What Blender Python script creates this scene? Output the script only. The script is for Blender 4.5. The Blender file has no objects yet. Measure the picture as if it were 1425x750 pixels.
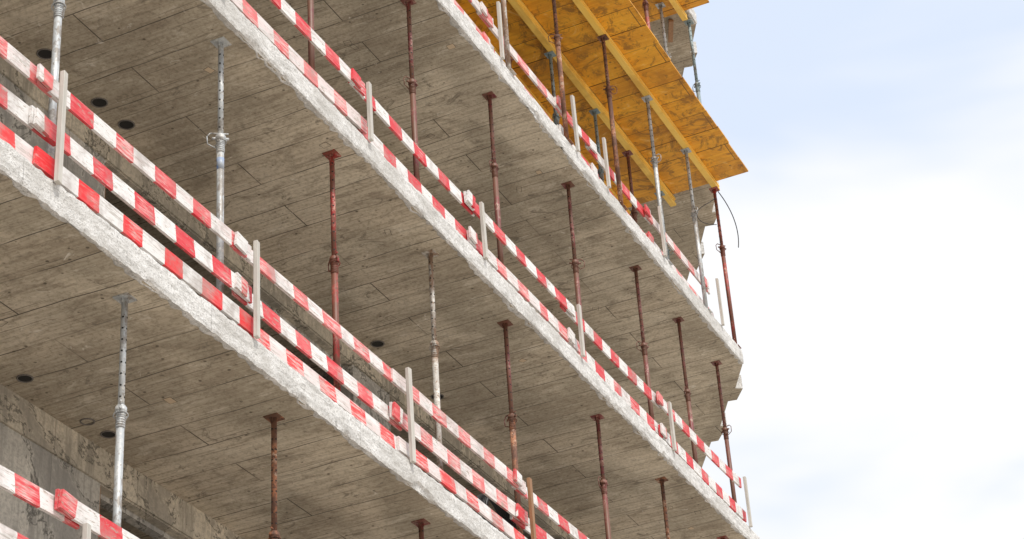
import bpy, math, random
from mathutils import Vector, Matrix, noise
random.seed(7)
SC=bpy.context.scene
# ------------------------------------------------------------------ node helpers
class NT:
    def __init__(s,nt): s.nt=nt; s.N=nt.nodes; s.L=nt.links
    def n(s,t,**kw):
        o=s.N.new(t)
        for k,v in kw.items(): setattr(o,k,v)
        return o
    def setin(s,sock,v):
        if isinstance(v,bpy.types.NodeSocket): s.L.new(v,sock)
        elif isinstance(v,(tuple,list)):
            sock.default_value=tuple(v)+((1,) if len(v)==3 and sock.type=='RGBA' else ())
        else: sock.default_value=v
    def math(s,op,a,b=0.0,c=None):
        o=s.n('ShaderNodeMath',operation=op); s.setin(o.inputs[0],a); s.setin(o.inputs[1],b)
        if c is not None: s.setin(o.inputs[2],c)
        return o.outputs[0]
    def mix(s,f,a,b,bt='MIX'):
        o=s.n('ShaderNodeMix',data_type='RGBA',blend_type=bt)
        s.setin(o.inputs[0],f); s.setin(o.inputs[6],a); s.setin(o.inputs[7],b); return o.outputs[2]
    def noise(s,vec,scale,detail=4,rough=.55,dist=0):
        o=s.n('ShaderNodeTexNoise'); s.L.new(vec,o.inputs['Vector'])
        o.inputs['Scale'].default_value=scale;o.inputs['Detail'].default_value=detail
        o.inputs['Roughness'].default_value=rough;o.inputs['Distortion'].default_value=dist
        return o.outputs[0]
    def ramp(s,f,a,b,va=0.0,vb=1.0):
        o=s.n('ShaderNodeMapRange',interpolation_type='SMOOTHSTEP'); s.setin(o.inputs[0],f)
        o.inputs[1].default_value=a;o.inputs[2].default_value=b;o.inputs[3].default_value=va;o.inputs[4].default_value=vb
        return o.outputs[0]
    def scale(s,vec,sx,sy,sz):
        o=s.n('ShaderNodeVectorMath',operation='MULTIPLY'); s.L.new(vec,o.inputs[0]); o.inputs[1].default_value=(sx,sy,sz); return o.outputs[0]
    def add(s,vec,v2):
        o=s.n('ShaderNodeVectorMath',operation='ADD'); s.L.new(vec,o.inputs[0]); s.setin(o.inputs[1],v2); return o.outputs[0]
def newmat(name):
    m=bpy.data.materials.new(name); m.use_nodes=True; nt=m.node_tree; nt.nodes.clear(); t=NT(nt)
    out=t.n('ShaderNodeOutputMaterial'); p=t.n('ShaderNodeBsdfPrincipled'); t.L.new(p.outputs[0],out.inputs[0])
    tc=t.n('ShaderNodeTexCoord').outputs['Object']
    return m,t,p,tc
def finish(t,p,col,rough,h=None,bs=.3,bd=.01,metal=0.0):
    t.setin(p.inputs['Base Color'],col); t.setin(p.inputs['Roughness'],rough); t.setin(p.inputs['Metallic'],metal)
    if h is not None:
        b=t.n('ShaderNodeBump'); b.inputs['Strength'].default_value=bs; b.inputs['Distance'].default_value=bd
        t.L.new(h,b.inputs['Height']); t.L.new(b.outputs[0],p.inputs['Normal'])

def planks(t,tc,row,width,mortar):
    sep=t.n('ShaderNodeSeparateXYZ'); t.L.new(tc,sep.inputs[0])
    cb=t.n('ShaderNodeCombineXYZ'); t.L.new(sep.outputs[1],cb.inputs[0]); t.L.new(sep.outputs[0],cb.inputs[1])
    br=t.n('ShaderNodeTexBrick'); t.L.new(cb.outputs[0],br.inputs['Vector'])
    br.offset=.5; br.offset_frequency=2
    br.inputs['Scale'].default_value=1; br.inputs['Mortar Size'].default_value=mortar; br.inputs['Mortar Smooth'].default_value=.3
    br.inputs['Brick Width'].default_value=width; br.inputs['Row Height'].default_value=row
    br.inputs['Color1'].default_value=(0,0,0,1); br.inputs['Color2'].default_value=(1,1,1,1); br.inputs['Mortar'].default_value=(.5,.5,.5,1)
    return br.outputs['Color'],br.outputs['Fac']

def soffit_mat():
    m,t,p,tc=newmat('board_marked_concrete')
    w=t.noise(tc,1.1,2); wv=t.n('ShaderNodeCombineXYZ'); t.L.new(t.math('MULTIPLY',t.math('SUBTRACT',w,.5),.07),wv.inputs[0])
    tcw=t.add(tc,wv.outputs[0])
    c1,f1=planks(t,tcw,.46,6.1,.007); c2,f2=planks(t,t.add(tcw,(.07,0,0)),.23,60.0,.004)
    big=t.noise(t.scale(tc,.7,1,1),.62,3,.62,.4); med=t.noise(t.scale(tc,2.0,.9,1),2.4,4,.74,.6); grain=t.noise(t.scale(tc,30,1.1,1),1.0,3,.7); fine=t.noise(tc,26,3,.8)
    col=t.mix(c1,(.60,.515,.40),(.66,.58,.46))
    col=t.mix(t.ramp(big,.42,.60,.9,0),col,t.mix(1,col,(.64,.635,.62),'MULTIPLY'))
    col=t.mix(t.ramp(med,.50,.66,0,.62),col,(.31,.255,.19))
    col=t.mix(t.ramp(med,.30,.46,.5,0),col,(.76,.69,.58))
    col=t.mix(t.ramp(grain,.40,.66,0,.55),col,t.mix(1,col,(.60,.575,.54),'MULTIPLY'))
    col=t.mix(t.ramp(fine,.45,.68,0,.65),col,t.mix(1,col,(.56,.54,.50),'MULTIPLY'))
    col=t.mix(t.math('MULTIPLY',f1,t.ramp(t.noise(t.scale(tc,1,.6,1),1.7,3),.38,.55,.35,1)),col,(.09,.074,.056))
    col=t.mix(t.math('MULTIPLY',f2,t.ramp(t.noise(t.scale(tc,1,.5,1),2.1,3),.46,.58,0,.85)),col,(.14,.115,.085))
    v=t.n('ShaderNodeTexVoronoi'); t.L.new(tc,v.inputs['Vector']); v.inputs['Scale'].default_value=7
    sp=t.math('MULTIPLY',t.ramp(v.outputs['Distance'],.07,.13,.9,0),t.ramp(med,.43,.55,0,1))
    col=t.mix(sp,col,(.10,.078,.055))
    st=t.noise(t.scale(tc,1.4,.8,1),3.0,4,.8,1.4)
    col=t.mix(t.ramp(st,.57,.69,0,.72),col,(.17,.14,.105))
    col=t.mix(t.ramp(st,.37,.28,0,.65),col,(.80,.75,.67))
    finish(t,p,col,.85); return m
def wall_mat(name='cast_wall_concrete',tint=(1,1,1)):
    m,t,p,tc=newmat(name)
    big=t.noise(tc,.8,4,.65); fine=t.noise(tc,26,3,.75); dr=t.noise(t.scale(tc,5,5,.6),1.6,4,.7)
    col=t.mix(t.ramp(big,.3,.7),(.43,.405,.36),(.64,.60,.53))
    col=t.mix(t.ramp(dr,.46,.66,0,.75),col,(.22,.21,.19))
    col=t.mix(t.ramp(fine,.4,.66,0,.6),col,(.26,.245,.22))
    wob=t.noise(tc,1.1,6,.68,.5); ln2=t.ramp(t.math('ABSOLUTE',t.math('SUBTRACT',wob,.51)),.003,.02,.85,0)
    col=t.mix(t.math('MULTIPLY',ln2,t.ramp(fine,.32,.55,.3,1)),col,(.09,.085,.075))
    col=t.mix(t.ramp(wob,.51,.57,0,.62),col,(.22,.21,.195))
    sep=t.n('ShaderNodeSeparateXYZ'); t.L.new(tc,sep.inputs[0])
    fr=t.math('FRACT',t.math('DIVIDE',sep.outputs[0],1.25)); ln=t.ramp(t.math('ABSOLUTE',t.math('SUBTRACT',fr,.5)),.0,.008,.6,0)
    col=t.mix(ln,col,(.14,.13,.12)); col=t.mix(1,col,tint,'MULTIPLY')
    finish(t,p,col,.85,fine,.5,.01); return m
def fascia_mat():
    m,t,p,tc=newmat('slab_edge_concrete')
    a=t.noise(tc,8,5,.75); b=t.noise(tc,42,3,.8); c=t.noise(t.scale(tc,1,1,6),2.0,5,.72); d=t.noise(tc,1.1,3)
    col=t.mix(t.ramp(a,.3,.7),(.60,.585,.56),(.86,.85,.835))
    col=t.mix(t.ramp(c,.48,.62,0,.65),col,(.42,.405,.38))
    col=t.mix(t.ramp(b,.5,.66,0,.7),col,(.27,.26,.245))
    col=t.mix(t.ramp(d,.48,.64,0,.45),col,(.46,.44,.405))
    col=t.mix(t.ramp(a,.60,.69,0,.65),col,(.25,.24,.22))
    sep=t.n('ShaderNodeSeparateXYZ'); t.L.new(tc,sep.inputs[0])
    s=t.math('FRACT',t.math('DIVIDE',t.math('ADD',sep.outputs[0],t.math('MULTIPLY',a,.02)),2.5))
    col=t.mix(t.ramp(s,.0,.004,.7,0),col,(.15,.14,.13))
    finish(t,p,col,.9,t.math('ADD',a,b),.8,.02); return m
def stripe_mat(name,red,fade,wear):
    m,t,p,tc=newmat(name)
    oi=t.n('ShaderNodeObjectInfo').outputs['Random']
    off=t.n('ShaderNodeCombineXYZ'); t.L.new(t.math('MULTIPLY',oi,37.0),off.inputs[0]); t.L.new(t.math('MULTIPLY',oi,11.0),off.inputs[1])
    tv=t.add(tc,off.outputs[0])
    sep=t.n('ShaderNodeSeparateXYZ'); t.L.new(tc,sep.inputs[0])
    en=t.noise(tv,30,2); x=t.math('ADD',sep.outputs[0],t.math('MULTIPLY',t.math('SUBTRACT',en,.5),.018))
    x=t.math('ADD',x,t.math('MULTIPLY',sep.outputs[2],.12))
    x=t.math('ADD',x,t.math('MULTIPLY',t.noise(t.scale(tv,1,.0,.0),2.3,1),.20))
    fr=t.math('FRACT',t.math('ADD',t.math('DIVIDE',x,.57),oi))
    isr=t.ramp(fr,.495,.505)
    smear=t.noise(t.scale(tv,1.0,7,7),1.7,4,.75); scr=t.noise(t.scale(tv,4,50,50),1.0,4,.8); blot=t.noise(tv,2.2,3,.6)
    ob=t.ramp(t.math('FRACT',t.math('MULTIPLY',oi,7.3)),0,1,-.12,.12)
    sm=t.math('ADD',smear,ob)
    r=t.mix(t.ramp(sm,.38,.64,0,1),red,fade)
    r=t.mix(t.math('MULTIPLY',t.ramp(scr,.44,.60,0,.85),t.ramp(t.math('ADD',blot,ob),.42,.60,.08,1)),r,(.78,.56,.53))
    w=t.mix(t.ramp(sm,.42,.68,0,.7),(.78,.765,.75),(.70,.55,.53))
    w=t.mix(t.ramp(scr,.50,.66,0,.8),w,(.42,.38,.34))
    col=t.mix(isr,w,r)
    chips=t.math('MULTIPLY',t.ramp(t.noise(t.scale(tv,2,8,8),4,4,.78),.575,.635),wear)
    col=t.mix(chips,col,(.38,.32,.26))
    col=t.mix(t.ramp(t.noise(tv,2.5,4,.72),.48,.70,0,.6),col,(.34,.285,.255))
    finish(t,p,col,.6,scr,.25,.002); return m
def wood_mat(name,a,b,dark,seam=None,gx=(30,1.5,30)):
    m,t,p,tc=newmat(name)
    g=t.noise(t.scale(tc,*gx),1.0,4,.7,.6); big=t.noise(tc,1.4,4,.65,.5)
    col=t.mix(t.ramp(g,.3,.7),a,b)
    col=t.mix(t.ramp(big,.45,.70,0,.7),col,dark)
    if seam:
        c1,f1=planks(t,tc,.5,2.5,.007); c2,f2=planks(t,tc,.125,50,.0022)
        col=t.mix(t.math('MULTIPLY',c1,.5),col,t.mix(1,col,(.62,.50,.38),'MULTIPLY'))
        col=t.mix(t.math('MULTIPLY',f2,.6),col,dark)
        col=t.mix(t.math('MULTIPLY',f1,.9),col,(.07,.035,.01))
        v=t.n('ShaderNodeTexVoronoi'); t.L.new(tc,v.inputs['Vector']); v.inputs['Scale'].default_value=5
        col=t.mix(t.ramp(v.outputs['Distance'],.06,.14,.7,0),col,(.15,.065,.015))
        st=t.noise(tc,2.2,5,.8,1.6); col=t.mix(t.ramp(st,.50,.62,0,.75),col,(.24,.105,.012))
        col=t.mix(t.ramp(st,.42,.30,0,.6),col,(.88,.62,.20))
    finish(t,p,col,.6); return m
def paint_mat(name,a,b,c,amt=.55,metal=0.0,rough=.5,light=None,lf=(.58,.42)):
    m,t,p,tc=newmat(name)
    oi=t.n('ShaderNodeObjectInfo').outputs['Random']; off=t.n('ShaderNodeCombineXYZ'); t.L.new(t.math('MULTIPLY',oi,31.0),off.inputs[2])
    tv=t.add(tc,off.outputs[0])
    n1=t.noise(t.scale(tv,1,1,.45),9,4,.72); n2=t.noise(tv,30,4,.75); n3=t.noise(tv,2.0,3)
    col=t.mix(t.ramp(n1,.35,.65),a,b)
    col=t.mix(t.ramp(n2,amt,amt+.10,0,.9),col,c)
    col=t.mix(t.math('MULTIPLY',t.ramp(n1,amt-.08,amt+.02,0,.9),t.ramp(n3,.4,.55)),col,c)
    if light: col=t.mix(t.math('MULTIPLY',t.ramp(t.noise(tv,16,4,.75),.50,.58,0,.9),t.ramp(n3,*lf)),col,light)
    finish(t,p,col,rough,None,.2,.002,metal); return m
def flat_mat(name,a,b,rough=.8,sc=12):
    m,t,p,tc=newmat(name); n=t.noise(tc,sc,3,.6); finish(t,p,t.mix(n,a,b),rough); return m

M_SOF=soffit_mat(); M_WALL=wall_mat(); M_BAND=wall_mat('beam_concrete',(1.08,1.02,.92)); M_FAS=fascia_mat()
M_ST1=stripe_mat('red_white_board_paint',(.64,.026,.040),(.72,.16,.16),.9)
M_ST2=stripe_mat('red_white_toe_paint',(.78,.016,.022),(.72,.04,.04),.3)
M_PLY=wood_mat('yellow_formwork_ply',(.76,.33,.010),(.90,.46,.025),(.46,.19,.006),True,(18,1.0,1))
M_BEAM=wood_mat('yellow_beam_timber',(.90,.56,.09),(.94,.64,.15),(.62,.34,.05),None,(1.2,30,30))
M_WOOD=wood_mat('weathered_timber',(.46,.435,.39),(.60,.57,.52),(.28,.25,.21),None,(30,30,1.5))
M_BWOOD=wood_mat('brown_timber',(.26,.13,.06),(.36,.2,.1),(.12,.06,.03),None,(30,30,1.5))
M_GALV=paint_mat('galvanised_steel',(.42,.44,.45),(.55,.57,.58),(.24,.21,.18),.56,.2,.5,(.70,.69,.66))
M_DIRTY=paint_mat('dirty_galvanised_steel',(.44,.41,.37),(.56,.52,.47),(.24,.14,.08),.52,.1,.7,(.74,.72,.67))
M_RED=paint_mat('red_prop_paint',(.34,.030,.030),(.46,.055,.045),(.15,.06,.035),.47,0,.55,(.52,.28,.22),(.52,.40))
M_DRED=paint_mat('dark_red_prop_paint',(.15,.020,.030),(.25,.038,.045),(.16,.075,.045),.46,0,.55,(.40,.25,.20),(.52,.42))
M_RUST=paint_mat('rusty_steel',(.30,.12,.06),(.42,.19,.10),(.10,.048,.032),.49,0,.8,(.52,.38,.28),(.52,.42))
M_BLUE=paint_mat('bluegrey_prop_paint',(.20,.27,.29),(.29,.36,.37),(.15,.12,.09),.56,0,.5)
M_BMARK=paint_mat('blue_mark_paint',(.015,.14,.55),(.04,.22,.66),(.40,.42,.43),.50)
M_DARK=flat_mat('dark_hole',(.010,.009,.008),(.02,.018,.015))
M_PVC=flat_mat('pipe_socket_grey',(.10,.09,.08),(.2,.18,.16))
M_PATCH=flat_mat('mortar_patch',(.50,.38,.25),(.60,.48,.35),.9,25)
M_CABLE=flat_mat('black_cable_rubber',(.015,.015,.016),(.03,.03,.03),.5)
# ------------------------------------------------------------------ mesh builder
class B:
    def __init__(s): s.v=[];s.f=[];s.m=[];s.mats=[]; s.sm=[]
    def mi(s,mat):
        if mat not in s.mats: s.mats.append(mat)
        return s.mats.index(mat)
    def face(s,idx,mat,smooth=False): s.f.append(idx); s.m.append(s.mi(mat)); s.sm.append(smooth)
    def box(s,x0,x1,y0,y1,z0,z1,mat,M=None):
        k=len(s.v)
        P=[Vector((x,y,z)) for z in (z0,z1) for y in (y0,y1) for x in (x0,x1)]
        if M: P=[M@q for q in P]
        s.v+=P
        for q in ((0,2,3,1),(4,5,7,6),(0,1,5,4),(2,6,7,3),(0,4,6,2),(1,3,7,5)): s.face([k+i for i in q],mat)
    def cyl(s,p0,p1,r0,mat,n=14,r1=None,cap=True):
        r1=r0 if r1 is None else r1
        p0=Vector(p0);p1=Vector(p1);a=(p1-p0).normalized()
        u=a.orthogonal().normalized(); w=a.cross(u); k=len(s.v)
        for p,r in ((p0,r0),(p1,r1)):
            for i in range(n):
                t=2*math.pi*i/n; s.v.append(p+(u*math.cos(t)+w*math.sin(t))*r)
        for i in range(n):
            j=(i+1)%n; s.face([k+i,k+j,k+n+j,k+n+i],mat,True)
        if cap:
            s.face([k+i for i in range(n)][::-1],mat); s.face([k+n+i for i in range(n)],mat)
    def tube(s,pts,r,mat,n=8):
        for i in range(len(pts)-1): s.cyl(pts[i],pts[i+1],r,mat,n)
    def ring(s,c,ax,R,r,mat,n=18,arc=1.0,start=0):
        c=Vector(c);ax=Vector(ax).normalized();u=ax.orthogonal().normalized();w=ax.cross(u)
        pts=[c+(u*math.cos(start+2*math.pi*arc*i/n)+w*math.sin(start+2*math.pi*arc*i/n))*R for i in range(n+1)]
        s.tube(pts,r,mat,6)
    def obj(s,name,parent=None,loc=None,rot=None,bevel=0):
        me=bpy.data.meshes.new(name); me.from_pydata([tuple(q) for q in s.v],[],s.f)
        for m in s.mats: me.materials.append(m)
        me.polygons.foreach_set('material_index',s.m); me.polygons.foreach_set('use_smooth',s.sm); me.update()
        o=bpy.data.objects.new(name,me); SC.collection.objects.link(o)
        if parent: o.parent=parent
        if loc: o.location=loc
        if rot: o.rotation_euler=rot
        if bevel:
            b=o.modifiers.new('b','BEVEL'); b.width=bevel; b.segments=1
        return o
def empty(name):
    o=bpy.data.objects.new(name,None); SC.collection.objects.link(o); return o
# ------------------------------------------------------------------ building
bld=empty('concrete_building')
TH=.24; SOF=[3.3,6.6,9.9,13.2,16.5,19.8,23.1]
CX=27.65
dirb=Vector((math.cos(math.radians(30)),math.sin(math.radians(30)),0))
def slab(i,z):
    b=B(); k=len(b.v)
    fy=8.03
    end=Vector((CX,fy,0))+dirb*9
    poly=[(2,fy),(CX,fy),(end.x,end.y),(end.x,22),(2,22)]
    if i>=3:   # raw stepped end of the pour
        poly=[(2,fy),(CX,fy),(28.35,8.40),(28.42,8.30),(28.75,8.52),(28.72,8.66),(29.5,9.08),(29.55,8.98),(30.0,9.3),(29.98,9.42),(end.x,end.y),(end.x,22),(2,22)]
    zt=z+TH
    for zz in (z,zt):
        for q in poly: b.v.append(Vector((q[0],q[1],zz)))
    n=len(poly)
    b.face(list(range(n))[::-1],M_SOF); b.face([n+q for q in range(n)],M_WALL)
    for q in range(n):
        r=(q+1)%n; b.face([q,r,n+r,n+q],M_FAS)
    b.obj('floor_slab',bld)
    # rough cast front edge
    e=B(); st=.025; N=int((CX-2)/st); rows=9
    ns=lambda x,y,s,o=0: noise.noise(Vector((x*s+o,y*s+i*9.7,i*3.1+o)))
    grid=[]
    for a in range(N+1):
        x=2+a*st; col=[]
        lipy=8.045+.030*ns(x,0,2.2)+.045*ns(x,0,11,5)
        chip=max(0,ns(x,0,1.7,3)-.28)*.12+max(0,ns(x,0,7,11)-.25)*.08
        low=-.008+.010*ns(x,0,5,7)+.014*ns(x,0,17,2)+chip
        topj=.008*ns(x,0,4,9)+.014*ns(x,0,14,4)
        col.append(Vector((x,lipy+.02,z+.003)))
        col.append(Vector((x,lipy,z-.005)))
        for r in range(rows):
            tt=r/(rows-1)
            zz=z+low+(TH+topj-low)*tt
            yy=8.0+.005*ns(x,zz,3)+.006*ns(x,zz*1.5,12,2)+(.02*chip*10 if r==0 else 0)+(.006 if r in(0,rows-1) else 0)
            col.append(Vector((x,yy,zz)))
        col.append(Vector((x,8.05,zt+topj*.6+.002)))
        col.append(Vector((x,8.10+.03*ns(x,1,6),zt-.004)))
        grid.append(col)
    R=len(grid[0])
    for c in grid: e.v+=c
    for a in range(N):
        for r in range(R-1):
            e.face([a*R+r,(a+1)*R+r,(a+1)*R+r+1,a*R+r+1],M_FAS,False)
    for o0 in (0,N):
        e.face([o0*R+r for r in range(R)],M_FAS)
    e.obj('slab_edge',bld)
for i,z in enumerate(SOF): slab(i,z)
def walls(z0,z1,ops,head=.42):
    b=B(); xs=2.0
    for (a,c) in ops:
        b.box(xs,a,10,10.25,z0,z1-.001,M_WALL)
        b.box(a,c,10.0,10.25,z1-head,z1-.001,M_BAND)
        b.box(a,a+.05,10.03,10.22,z0,z1-head,M_BWOOD)
        b.box(a+.05,c,10.10,10.20,z1-head-.05,z1-head-.002,M_WALL)
        xs=c
    b.box(xs,27.1,10,10.25,z0,z1-.001,M_WALL)
    b.box(2,27.0,9.975,9.998,z1-head+.01,z1-.002,M_BAND)
    M=Matrix.Translation((27.1,10,0))@Matrix.Rotation(math.radians(30),4,'Z')
    b.box(.0,2.0,0,.25,z0,z1-.001,M_WALL,M); b.box(4,7,0,.25,z0,z1-.001,M_WALL,M)
    b.box(2,2.2,10,22,z0,z1-.001,M_WALL); b.box(2.2,34,21.7,21.95,z0,z1-.001,M_WALL)
    b.box(19.0,19.25,10.25,21.7,z0,z1-.001,M_WALL); b.box(10.0,10.25,10.25,21.7,z0,z1-.001,M_WALL)
    b.box(10.25,19,13.2,13.4,z0,z1-.001,M_WALL)
    b.obj('wall',bld)
OPS={0:[(6,9),(13.8,18.4),(21,24)],1:[(6,9),(13.8,18.4),(21,24)],2:[(5,9),(13.84,18.2),(21,24)],3:[(5,9),(13.72,18.6),(19.5,24.5)],
     4:[(6,9),(13.8,18.4),(21,24)],5:[(6,9),(13.8,18.4),(21,24)],6:[(6,9),(13.8,18.4),(21,24)]}
zf=[0]+[z+TH for z in SOF]
for i in range(len(SOF)): walls(zf[i],SOF[i],OPS[i],.34 if i==2 else .27)
# pipe sockets and mortar patches on the soffits
d=B()
def socket(x,y,z,r=.075):
    d.ring((x,y,z-.002),(0,0,1),r,.008,M_PVC,20); d.cyl((x,y,z-.003),(x,y,z+.01),r,M_DARK,20)
for x,y in ((12.32,9.70),(13.19,9.72),(13.62,9.71),(18.74,9.74),(20.3,9.76)): socket(x,y,13.2)
for x,y in ((12.38,9.75),(13.61,9.77)): socket(x,y,9.9,.065)
d.ring((13.31,9.78,9.898),(0,0,1),.06,.008,M_PVC,20)
d.obj('pipe_socket',bld)
d=B()
for z in SOF[:5]:
    for q in range(11):
        x=random.uniform(11,27); y=random.choice((8.25,8.5,8.9,9.3))+random.uniform(-.06,.06)
        M=Matrix.Translation((x,y,z))@Matrix.Rotation(random.uniform(-.5,.5),4,'Z')
        w_=random.uniform(.07,.12); h_=random.uniform(.05,.09)
        if random.random()<.4: d.box(0,w_,0,h_,-.0015,.002,M_PATCH,M)
        d.box(-.004,w_+.004,-.004,h_+.004,-.0008,.001,M_DARK,M)
        d.box(.0,w_,.0,h_,-.0012,.0015,M_SOF,M)
d.obj('mortar_patches',bld)
# ------------------------------------------------------------------ props
MATS={'g':M_GALV,'d':M_DIRTY,'r':M_RED,'k':M_DRED,'u':M_RUST,'b':M_BLUE}
def prop(x,y,z0,z1,up,lo=None,coll=1.08,holes=True,tilt=(0,0),blue=False,ang=None):
    up=MATS[up]; lo=MATS[lo] if lo else up
    H=z1-z0; b=B(); zc=H-coll; rl,ru=.0325,.0255
    b.cyl((0,0,.008),(0,0,zc),rl,lo,16); b.box(-.07,.07,-.07,.07,0,.008,lo)
    b.cyl((0,0,zc),(0,0,H-.008),ru,up,14)
    b.box(-.07,.07,-.07,.07,H-.010,H,up); b.box(-.035,.035,-.004,.004,H-.05,H-.008,up); b.box(-.004,.004,-.035,.035,H-.05,H-.008,up)
    b.cyl((0,0,zc-.16),(0,0,zc-.03),rl+.003,lo,16)
    for q in range(6): b.cyl((0,0,zc-.155+q*.02),(0,0,zc-.147+q*.02),rl+.006,lo,16)
    b.cyl((0,0,zc-.03),(0,0,zc+.015),rl+.014,lo,10)
    b.cyl((0,0,zc+.015),(0,0,zc+.03),rl+.004,up,14)
    a=ang if ang is not None else random.uniform(0,6.28); c,s_=math.cos(a),math.sin(a)
    b.cyl((c*.03,s_*.03,zc-.01),(c*.075,s_*.075,zc-.01),.012,lo,8)
    b.cyl((-c*.03,-s_*.03,zc-.01),(-c*.075,-s_*.075,zc-.01),.012,lo,8)
    b.cyl((-c*.07,-s_*.07,zc+.045),(c*.09,s_*.09,zc+.045),.007,up,8)
    pts=[(c*.09,s_*.09,zc+.045),(c*.12,s_*.12,zc+.01),(c*.115,s_*.115,zc-.07),(c*.06,s_*.06,zc-.10),(c*.035+s_*.03,s_*.035-c*.03,zc-.09),(s_*.045,-c*.045,zc-.06)]
    b.tube([Vector(q) for q in pts],.0055,up,6)
    b.ring((0,0,zc-.05),(.2*c,.2,1),.055,.005,up,16,.8,a)
    if holes:
        for ha in (a+1.2,a+2.77):
            hc,hs=math.cos(ha),math.sin(ha); q=zc+.10
            while q<H-.08:
                b.cyl((hc*.0235,hs*.0235,q),(hc*.0263,hs*.0263,q),.009,M_DARK,8); b.cyl((-hc*.0235,-hs*.0235,q),(-hc*.0263,-hs*.0263,q),.009,M_DARK,8); q+=.10
    if blue: b.cyl((0,0,zc-.34),(0,0,zc-.22),rl+.001,M_BMARK,16)
    o=b.obj('steel_prop',None,(x,y,z0)); 
    # lean about the head so the head keeps its place
    R=Matrix.Rotation(math.radians(tilt[0]),4,'Y')@Matrix.Rotation(math.radians(tilt[1]),4,'X')
    o.matrix_world=Matrix.Translation((x,y,z1))@R@Matrix.Translation((0,0,-H))
    return o
F1,F2,F3,F4,F0=10.14,13.44,16.74,20.04,6.84
prop(9.2,8.3,F0,9.9,'g'); prop(11.71,8.3,F0,9.9,'g','g',.98,ang=.6); prop(14.11,8.38,F0,9.9,'u','u',1.12,tilt=(.4,0)); prop(16.83,8.34,F0,9.9,'k','u',1.1); prop(19.3,8.3,F0,9.9,'r')
prop(10.67,8.3,F1,13.2,'g','g',1.08,ang=.3); prop(12.97,8.24,F1,13.2,'g','g',1.05,blue=True,ang=2.2,tilt=(-.5,0)); prop(15.07,8.27,F1,13.2,'r','r',1.22,ang=1)
prop(17.27,8.30,F1,13.2,'d','d',1.12,ang=.4,tilt=(.6,0)); prop(19.09,8.27,F1,13.2,'k','u',1.2); prop(21.87,8.31,F1,13.2,'k','k',.9); prop(24.06,8.31,F1,13.2,'u','k',1.1); prop(26.4,8.3,F1,13.2,'r')
prop(14.75,8.3,F2,16.5,'k'); prop(17.07,8.32,F2,16.5,'k','k',1.15); prop(19.22,8.32,F2,16.5,'k','k',1.05,tilt=(.2,0)); prop(21.57,8.30,F2,16.5,'k','k',1.2)
prop(24.05,8.35,F2,16.5,'k','k',1.25); prop(25.78,8.37,F2,16.5,'k','k',1.2,tilt=(-.4,0)); prop(27.38,8.36,F2,16.5,'k','k',1.15,tilt=(-.3,0))
FB=19.66
prop(19.23,8.04,F3,FB,'d','d',1.0); prop(21.0,8.04,F3,FB,'u','u',1.2); prop(22.84,8.04,F3,FB,'u','u',.9,tilt=(-.3,0)); prop(24.57,8.05,F3,FB,'g','g',1.1); prop(26.20,8.05,F3,FB,'g','g',1.15); prop(27.5,8.06,F3,FB,'r','r',1.1,tilt=(-.2,0))
FI=19.62
prop(21.2,8.86,F3,FI,'r','r'); prop(22.77,8.85,F3,FI,'b','b'); prop(24.43,8.86,F3,FI,'b','b'); prop(25.74,8.86,F3,FI,'k','k'); prop(27.1,8.86,F3,FI,'b','b')
prop(26.72,8.33,F4,23.0,'g','g'); prop(27.40,7.98+.1,F4,23.0,'b','b',1.3); prop(25.2,8.1,F4,23.0,'r')
for x in (14.7,16.9,22.3): prop(x,10.9,F1,13.2,'k'); prop(x+.3,11.0,F0,9.9,'g')
# ------------------------------------------------------------------ guard rails
def board(par,x0,x1,y,zc0,zc1,h,mat,name='board',t=.026):
    L=math.hypot(x1-x0,zc1-zc0); b=B(); n=8; long_=L>1
    sg=random.uniform(-.028,.008) if long_ and mat is M_ST1 else 0; bw=random.uniform(-.01,.01) if long_ else 0
    for i in range(n+1):
        u=i/n; sz=sg*4*u*(1-u); sy=bw*4*u*(1-u)
        for yy,zz in ((-t/2,-h/2),(t/2,-h/2),(t/2,h/2),(-t/2,h/2)): b.v.append(Vector((L*u,yy+sy,zz+sz)))
    for i in range(n):
        for q in range(4):
            r=(q+1)%4; b.face([i*4+q,i*4+r,i*4+4+r,i*4+4+q][::-1],mat)
    b.face([0,1,2,3],mat); b.face([n*4+3,n*4+2,n*4+1,n*4],mat)
    return b.obj(name,par,(x0,y,zc0),(random.uniform(-.07,.07),-math.atan2(zc1-zc0,x1-x0),random.uniform(-.004,.004)))
def guard(zt,posts,rails,y,pm=None,over=.16):
    g=empty('guardrail')
    for j,(px,ph) in enumerate(posts):
        b=B(); b.box(-.029,.029,-.020,.020,-.03 if j%2 else -.01,ph,pm[j] if pm else M_WOOD)
        b.obj('post',g,(px,7.972,zt),(random.uniform(-.015,.015),random.uniform(-.015,.015),random.uniform(-.15,.15)),.003)
    for off,h,mat in rails:
        xs=[posts[0][0]-2.8]+[p[0] for p in posts]+[posts[-1][0]+2.8]
        for a,c in zip(xs[:-1],xs[1:]):
            if a>26.6 : continue
            if c>27.2: c=27.2
            j_=.006 if mat is M_ST2 else .030
            e0=zt+off+random.uniform(-j_,j_); e1=zt+off+random.uniform(-j_,j_)
            k=xs.index(a)%2
            yy=8.05 if mat is M_ST2 else y
            board(g,a-over+random.uniform(-.06,.03),min(c+.08+random.uniform(0,.1),27.2),yy+(.032 if k else 0),e0,e1,h,mat)
        for px,_ in posts:
            if mat is M_ST1 and random.random()<.6:
                board(g,px-.20,px-.03,y-.032,zt+off+.01,zt+off-.01,h*.95,mat,'joint_block')
    return g
TOP=.885
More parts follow.
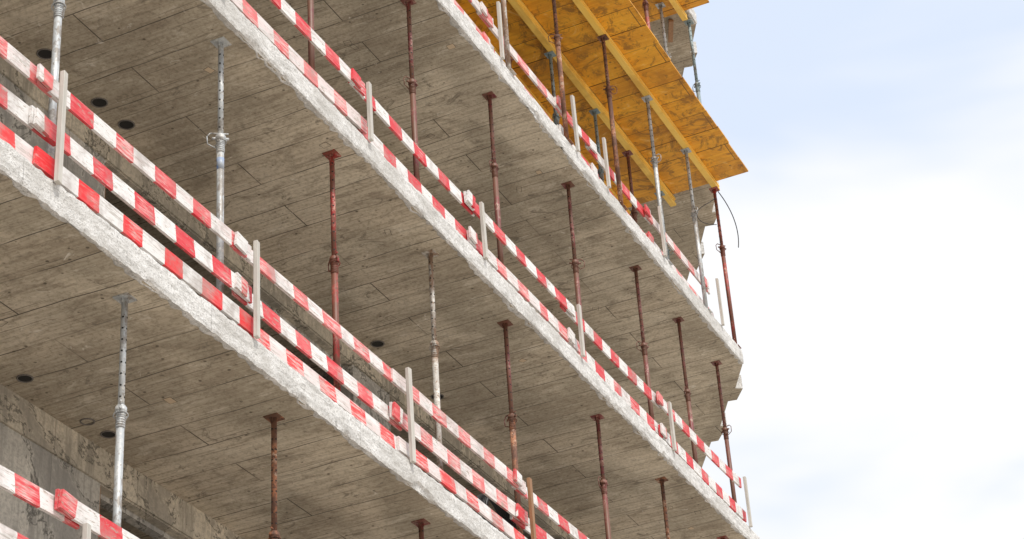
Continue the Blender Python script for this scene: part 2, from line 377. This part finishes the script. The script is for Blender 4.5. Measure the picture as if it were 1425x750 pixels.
guard(F1,[(7.6,.95),(10.36,.98),(13.15,.93),(15.98,.98),(18.76,.90),(21.5,.9),(24.3,.9),(26.8,.9)],[(TOP,.14,M_ST1),(.47,.16,M_ST1),(.135,.15,M_ST2)],8.09,[M_WOOD]*4+[M_BWOOD]+[M_WOOD]*3)
guard(F2,[(9.8,.7),(12.6,.7),(15.35,.70),(18.0,.70),(20.7,.70),(23.74,.68),(26.76,.78)],[(.715,.15,M_ST1),(.235,.16,M_ST1)],8.09)
guard(F3,[(13.5,.8),(16.3,.8),(18.9,.85),(21.2,.85),(22.25,.8),(24.3,.8),(26.7,.8)],[(.72,.14,M_ST1),(.25,.15,M_ST1)],8.15)
guard(F0,[(7.6,.95),(10.9,.75),(13.6,.75),(16.4,.95),(19.2,.9),(22,.9),(25,.9)],[(.885,.15,M_ST1),(.45,.16,M_ST1),(.135,.15,M_ST2)],8.09)
# ------------------------------------------------------------------ formwork under the two top slabs
def formwork(z,x0,x1,yo,ybeam):
    fw=empty('timber_formwork')
    b=B(); zt=z-.006; t=.027
    x=x0
    while x<x1-.01:
        xe=min(x+.5,x1); dz=random.uniform(-.005,.002); yy=yo+random.uniform(-.015,.015)
        b.box(x+.003,xe-.003,yy,9.96,zt-t+dz,zt+dz,M_PLY); x=xe
    b.obj('ply_panels',fw)
    b=B()
    for y,h,w in ybeam:
        zb=zt-t-.006
        b.box(x0,x1+.12,y-w/2,y+w/2,zb-.035,zb,M_BEAM); b.box(x0,x1+.12,y-w/2,y+w/2,zb-h,zb-h+.035,M_BEAM)
        b.box(x0,x1+.119,y-w/2+.022,y+w/2-.022,zb-h+.035,zb-.035,M_BEAM)
    b.obj('timber_beams',fw)
    b=B()
    b.box(x0,x1-.15,7.97,7.998,z-.004,z+.26,M_PLY); b.obj('edge_shutter',fw)
formwork(19.8,12,27.45,7.43,[(8.03,.10,.09),(8.80,.14,.10),(9.6,.14,.10)])
formwork(23.1,12,27.15,7.6,[(8.1,.10,.09),(8.9,.12,.1)])
# offcut sticking out of the upper formwork
b=B(); b.box(-.3,.25,-.04,.04,-.02,.02,M_BWOOD); b.box(-.25,-.17,-.03,.03,.02,.08,M_BWOOD); b.obj('timber_offcut',None,(27.5,8.45,23.0),(0,.05,.4))
# ------------------------------------------------------------------ cables
def cable(name,pts,r=.008):
    cu=bpy.data.curves.new(name,'CURVE'); cu.dimensions='3D'; cu.bevel_depth=r; cu.bevel_resolution=2
    s=cu.splines.new('NURBS'); s.points.add(len(pts)-1); s.order_u=4; s.use_endpoint_u=True
    for i,p in enumerate(pts): s.points[i].co=(*p,1)
    cu.materials.append(M_CABLE); o=bpy.data.objects.new(name,cu); SC.collection.objects.link(o); return o
cable('electric_cable',[(27.5,8.0,19.6),(27.65,7.95,19.5),(27.95,7.9,19.3),(28.0,7.9,18.95),(27.95,7.92,18.75)])
cable('electric_cable',[(27.5,8.1,19.0),(27.2,8.3,18.9),(26.9,8.3,19.05),(27.3,8.1,19.3),(27.5,8.05,19.5)],.006)
coil=[]
for k in range(77):
    an=2*math.pi*k/11; coil.append((18.45+.36*math.cos(an)+.02*math.sin(k*1.7),8.20+.002*k,10.50+.30*math.sin(an)+.02*math.cos(k*2.3)))
cable('electric_cable_coil',coil,.02)
cable('electric_cable',[(18.2,8.4,10.16),(18.4,8.3,10.6),(18.9,8.5,10.55),(19.6,8.4,10.3),(20.4,8.35,10.2)],.018)
# ------------------------------------------------------------------ ground
m,t,p,tc=newmat('compacted_site_gravel')
a=t.noise(tc,.3,2,.6); c=t.noise(tc,9,2,.7)
finish(t,p,t.mix(t.ramp(c,.3,.7),t.mix(a,(.54,.485,.41),(.62,.56,.48)),(.44,.39,.33)),.95)
b=B(); b.v+=[Vector(q) for q in ((-1500,-1500,0),(1500,-1500,0),(1500,1500,0),(-1500,1500,0))]; b.face([0,1,2,3],m); b.obj('ground')
# ------------------------------------------------------------------ sun and sky
sd=Vector((-.30,-.45,.90)).normalized()
L=bpy.data.lights.new('sun','SUN'); L.energy=3.5; L.angle=math.radians(12); L.color=(1,.955,.88)
lo=bpy.data.objects.new('sun',L); SC.collection.objects.link(lo); lo.rotation_euler=sd.to_track_quat('Z','Y').to_euler()
w=bpy.data.worlds.new('World'); SC.world=w; w.use_nodes=True; nt=w.node_tree; nt.nodes.clear(); t=NT(nt)
out=t.n('ShaderNodeOutputWorld'); bg=t.n('ShaderNodeBackground'); t.L.new(bg.outputs[0],out.inputs[0]); bg.inputs[1].default_value=.1
sk=t.n('ShaderNodeTexSky'); sk.sky_type='NISHITA'; sk.sun_disc=False; sk.sun_elevation=math.asin(sd.z); sk.sun_rotation=math.atan2(sd.x,sd.y)
tc=t.n('ShaderNodeTexCoord').outputs['Generated']
n1=t.noise(t.add(t.scale(tc,1,1,2.2),(5.7,2.2,1.4)),3.4,4,.5,.4)
sep=t.n('ShaderNodeSeparateXYZ'); t.L.new(tc,sep.inputs[0])
mask=t.ramp(t.math('SUBTRACT',n1,t.math('MULTIPLY',t.math('SUBTRACT',sep.outputs[2],.45),.9)),.28,.50,0,1)
thin=t.mix(.10,(8.1,9.1,10.8),sk.outputs[0])   # thin veil of cloud, the blue sky showing through
t.L.new(t.mix(mask,thin,(10.2,10.25,10.4)),bg.inputs[0])
# ------------------------------------------------------------------ camera
cd=bpy.data.cameras.new('camera'); co=bpy.data.objects.new('camera',cd); SC.collection.objects.link(co)
cd.sensor_width=36; cd.lens=2891/1425*36; cd.clip_end=5000; cd.clip_start=.1
X=Vector((0.42559,-0.43819,-0.79175)); Y=Vector((-0.90268,-0.26711,-0.33739)); Z=Vector((-0.06364,0.85828,-0.50922))
R=Matrix((X,Y,Z))   # rows: world axes in camera space = camera-to-world
co.matrix_world=Matrix.Translation((0,0,1.6))@R.to_4x4()
SC.camera=co
SC.view_settings.view_transform='Standard'; SC.view_settings.look='None'; SC.view_settings.exposure=0
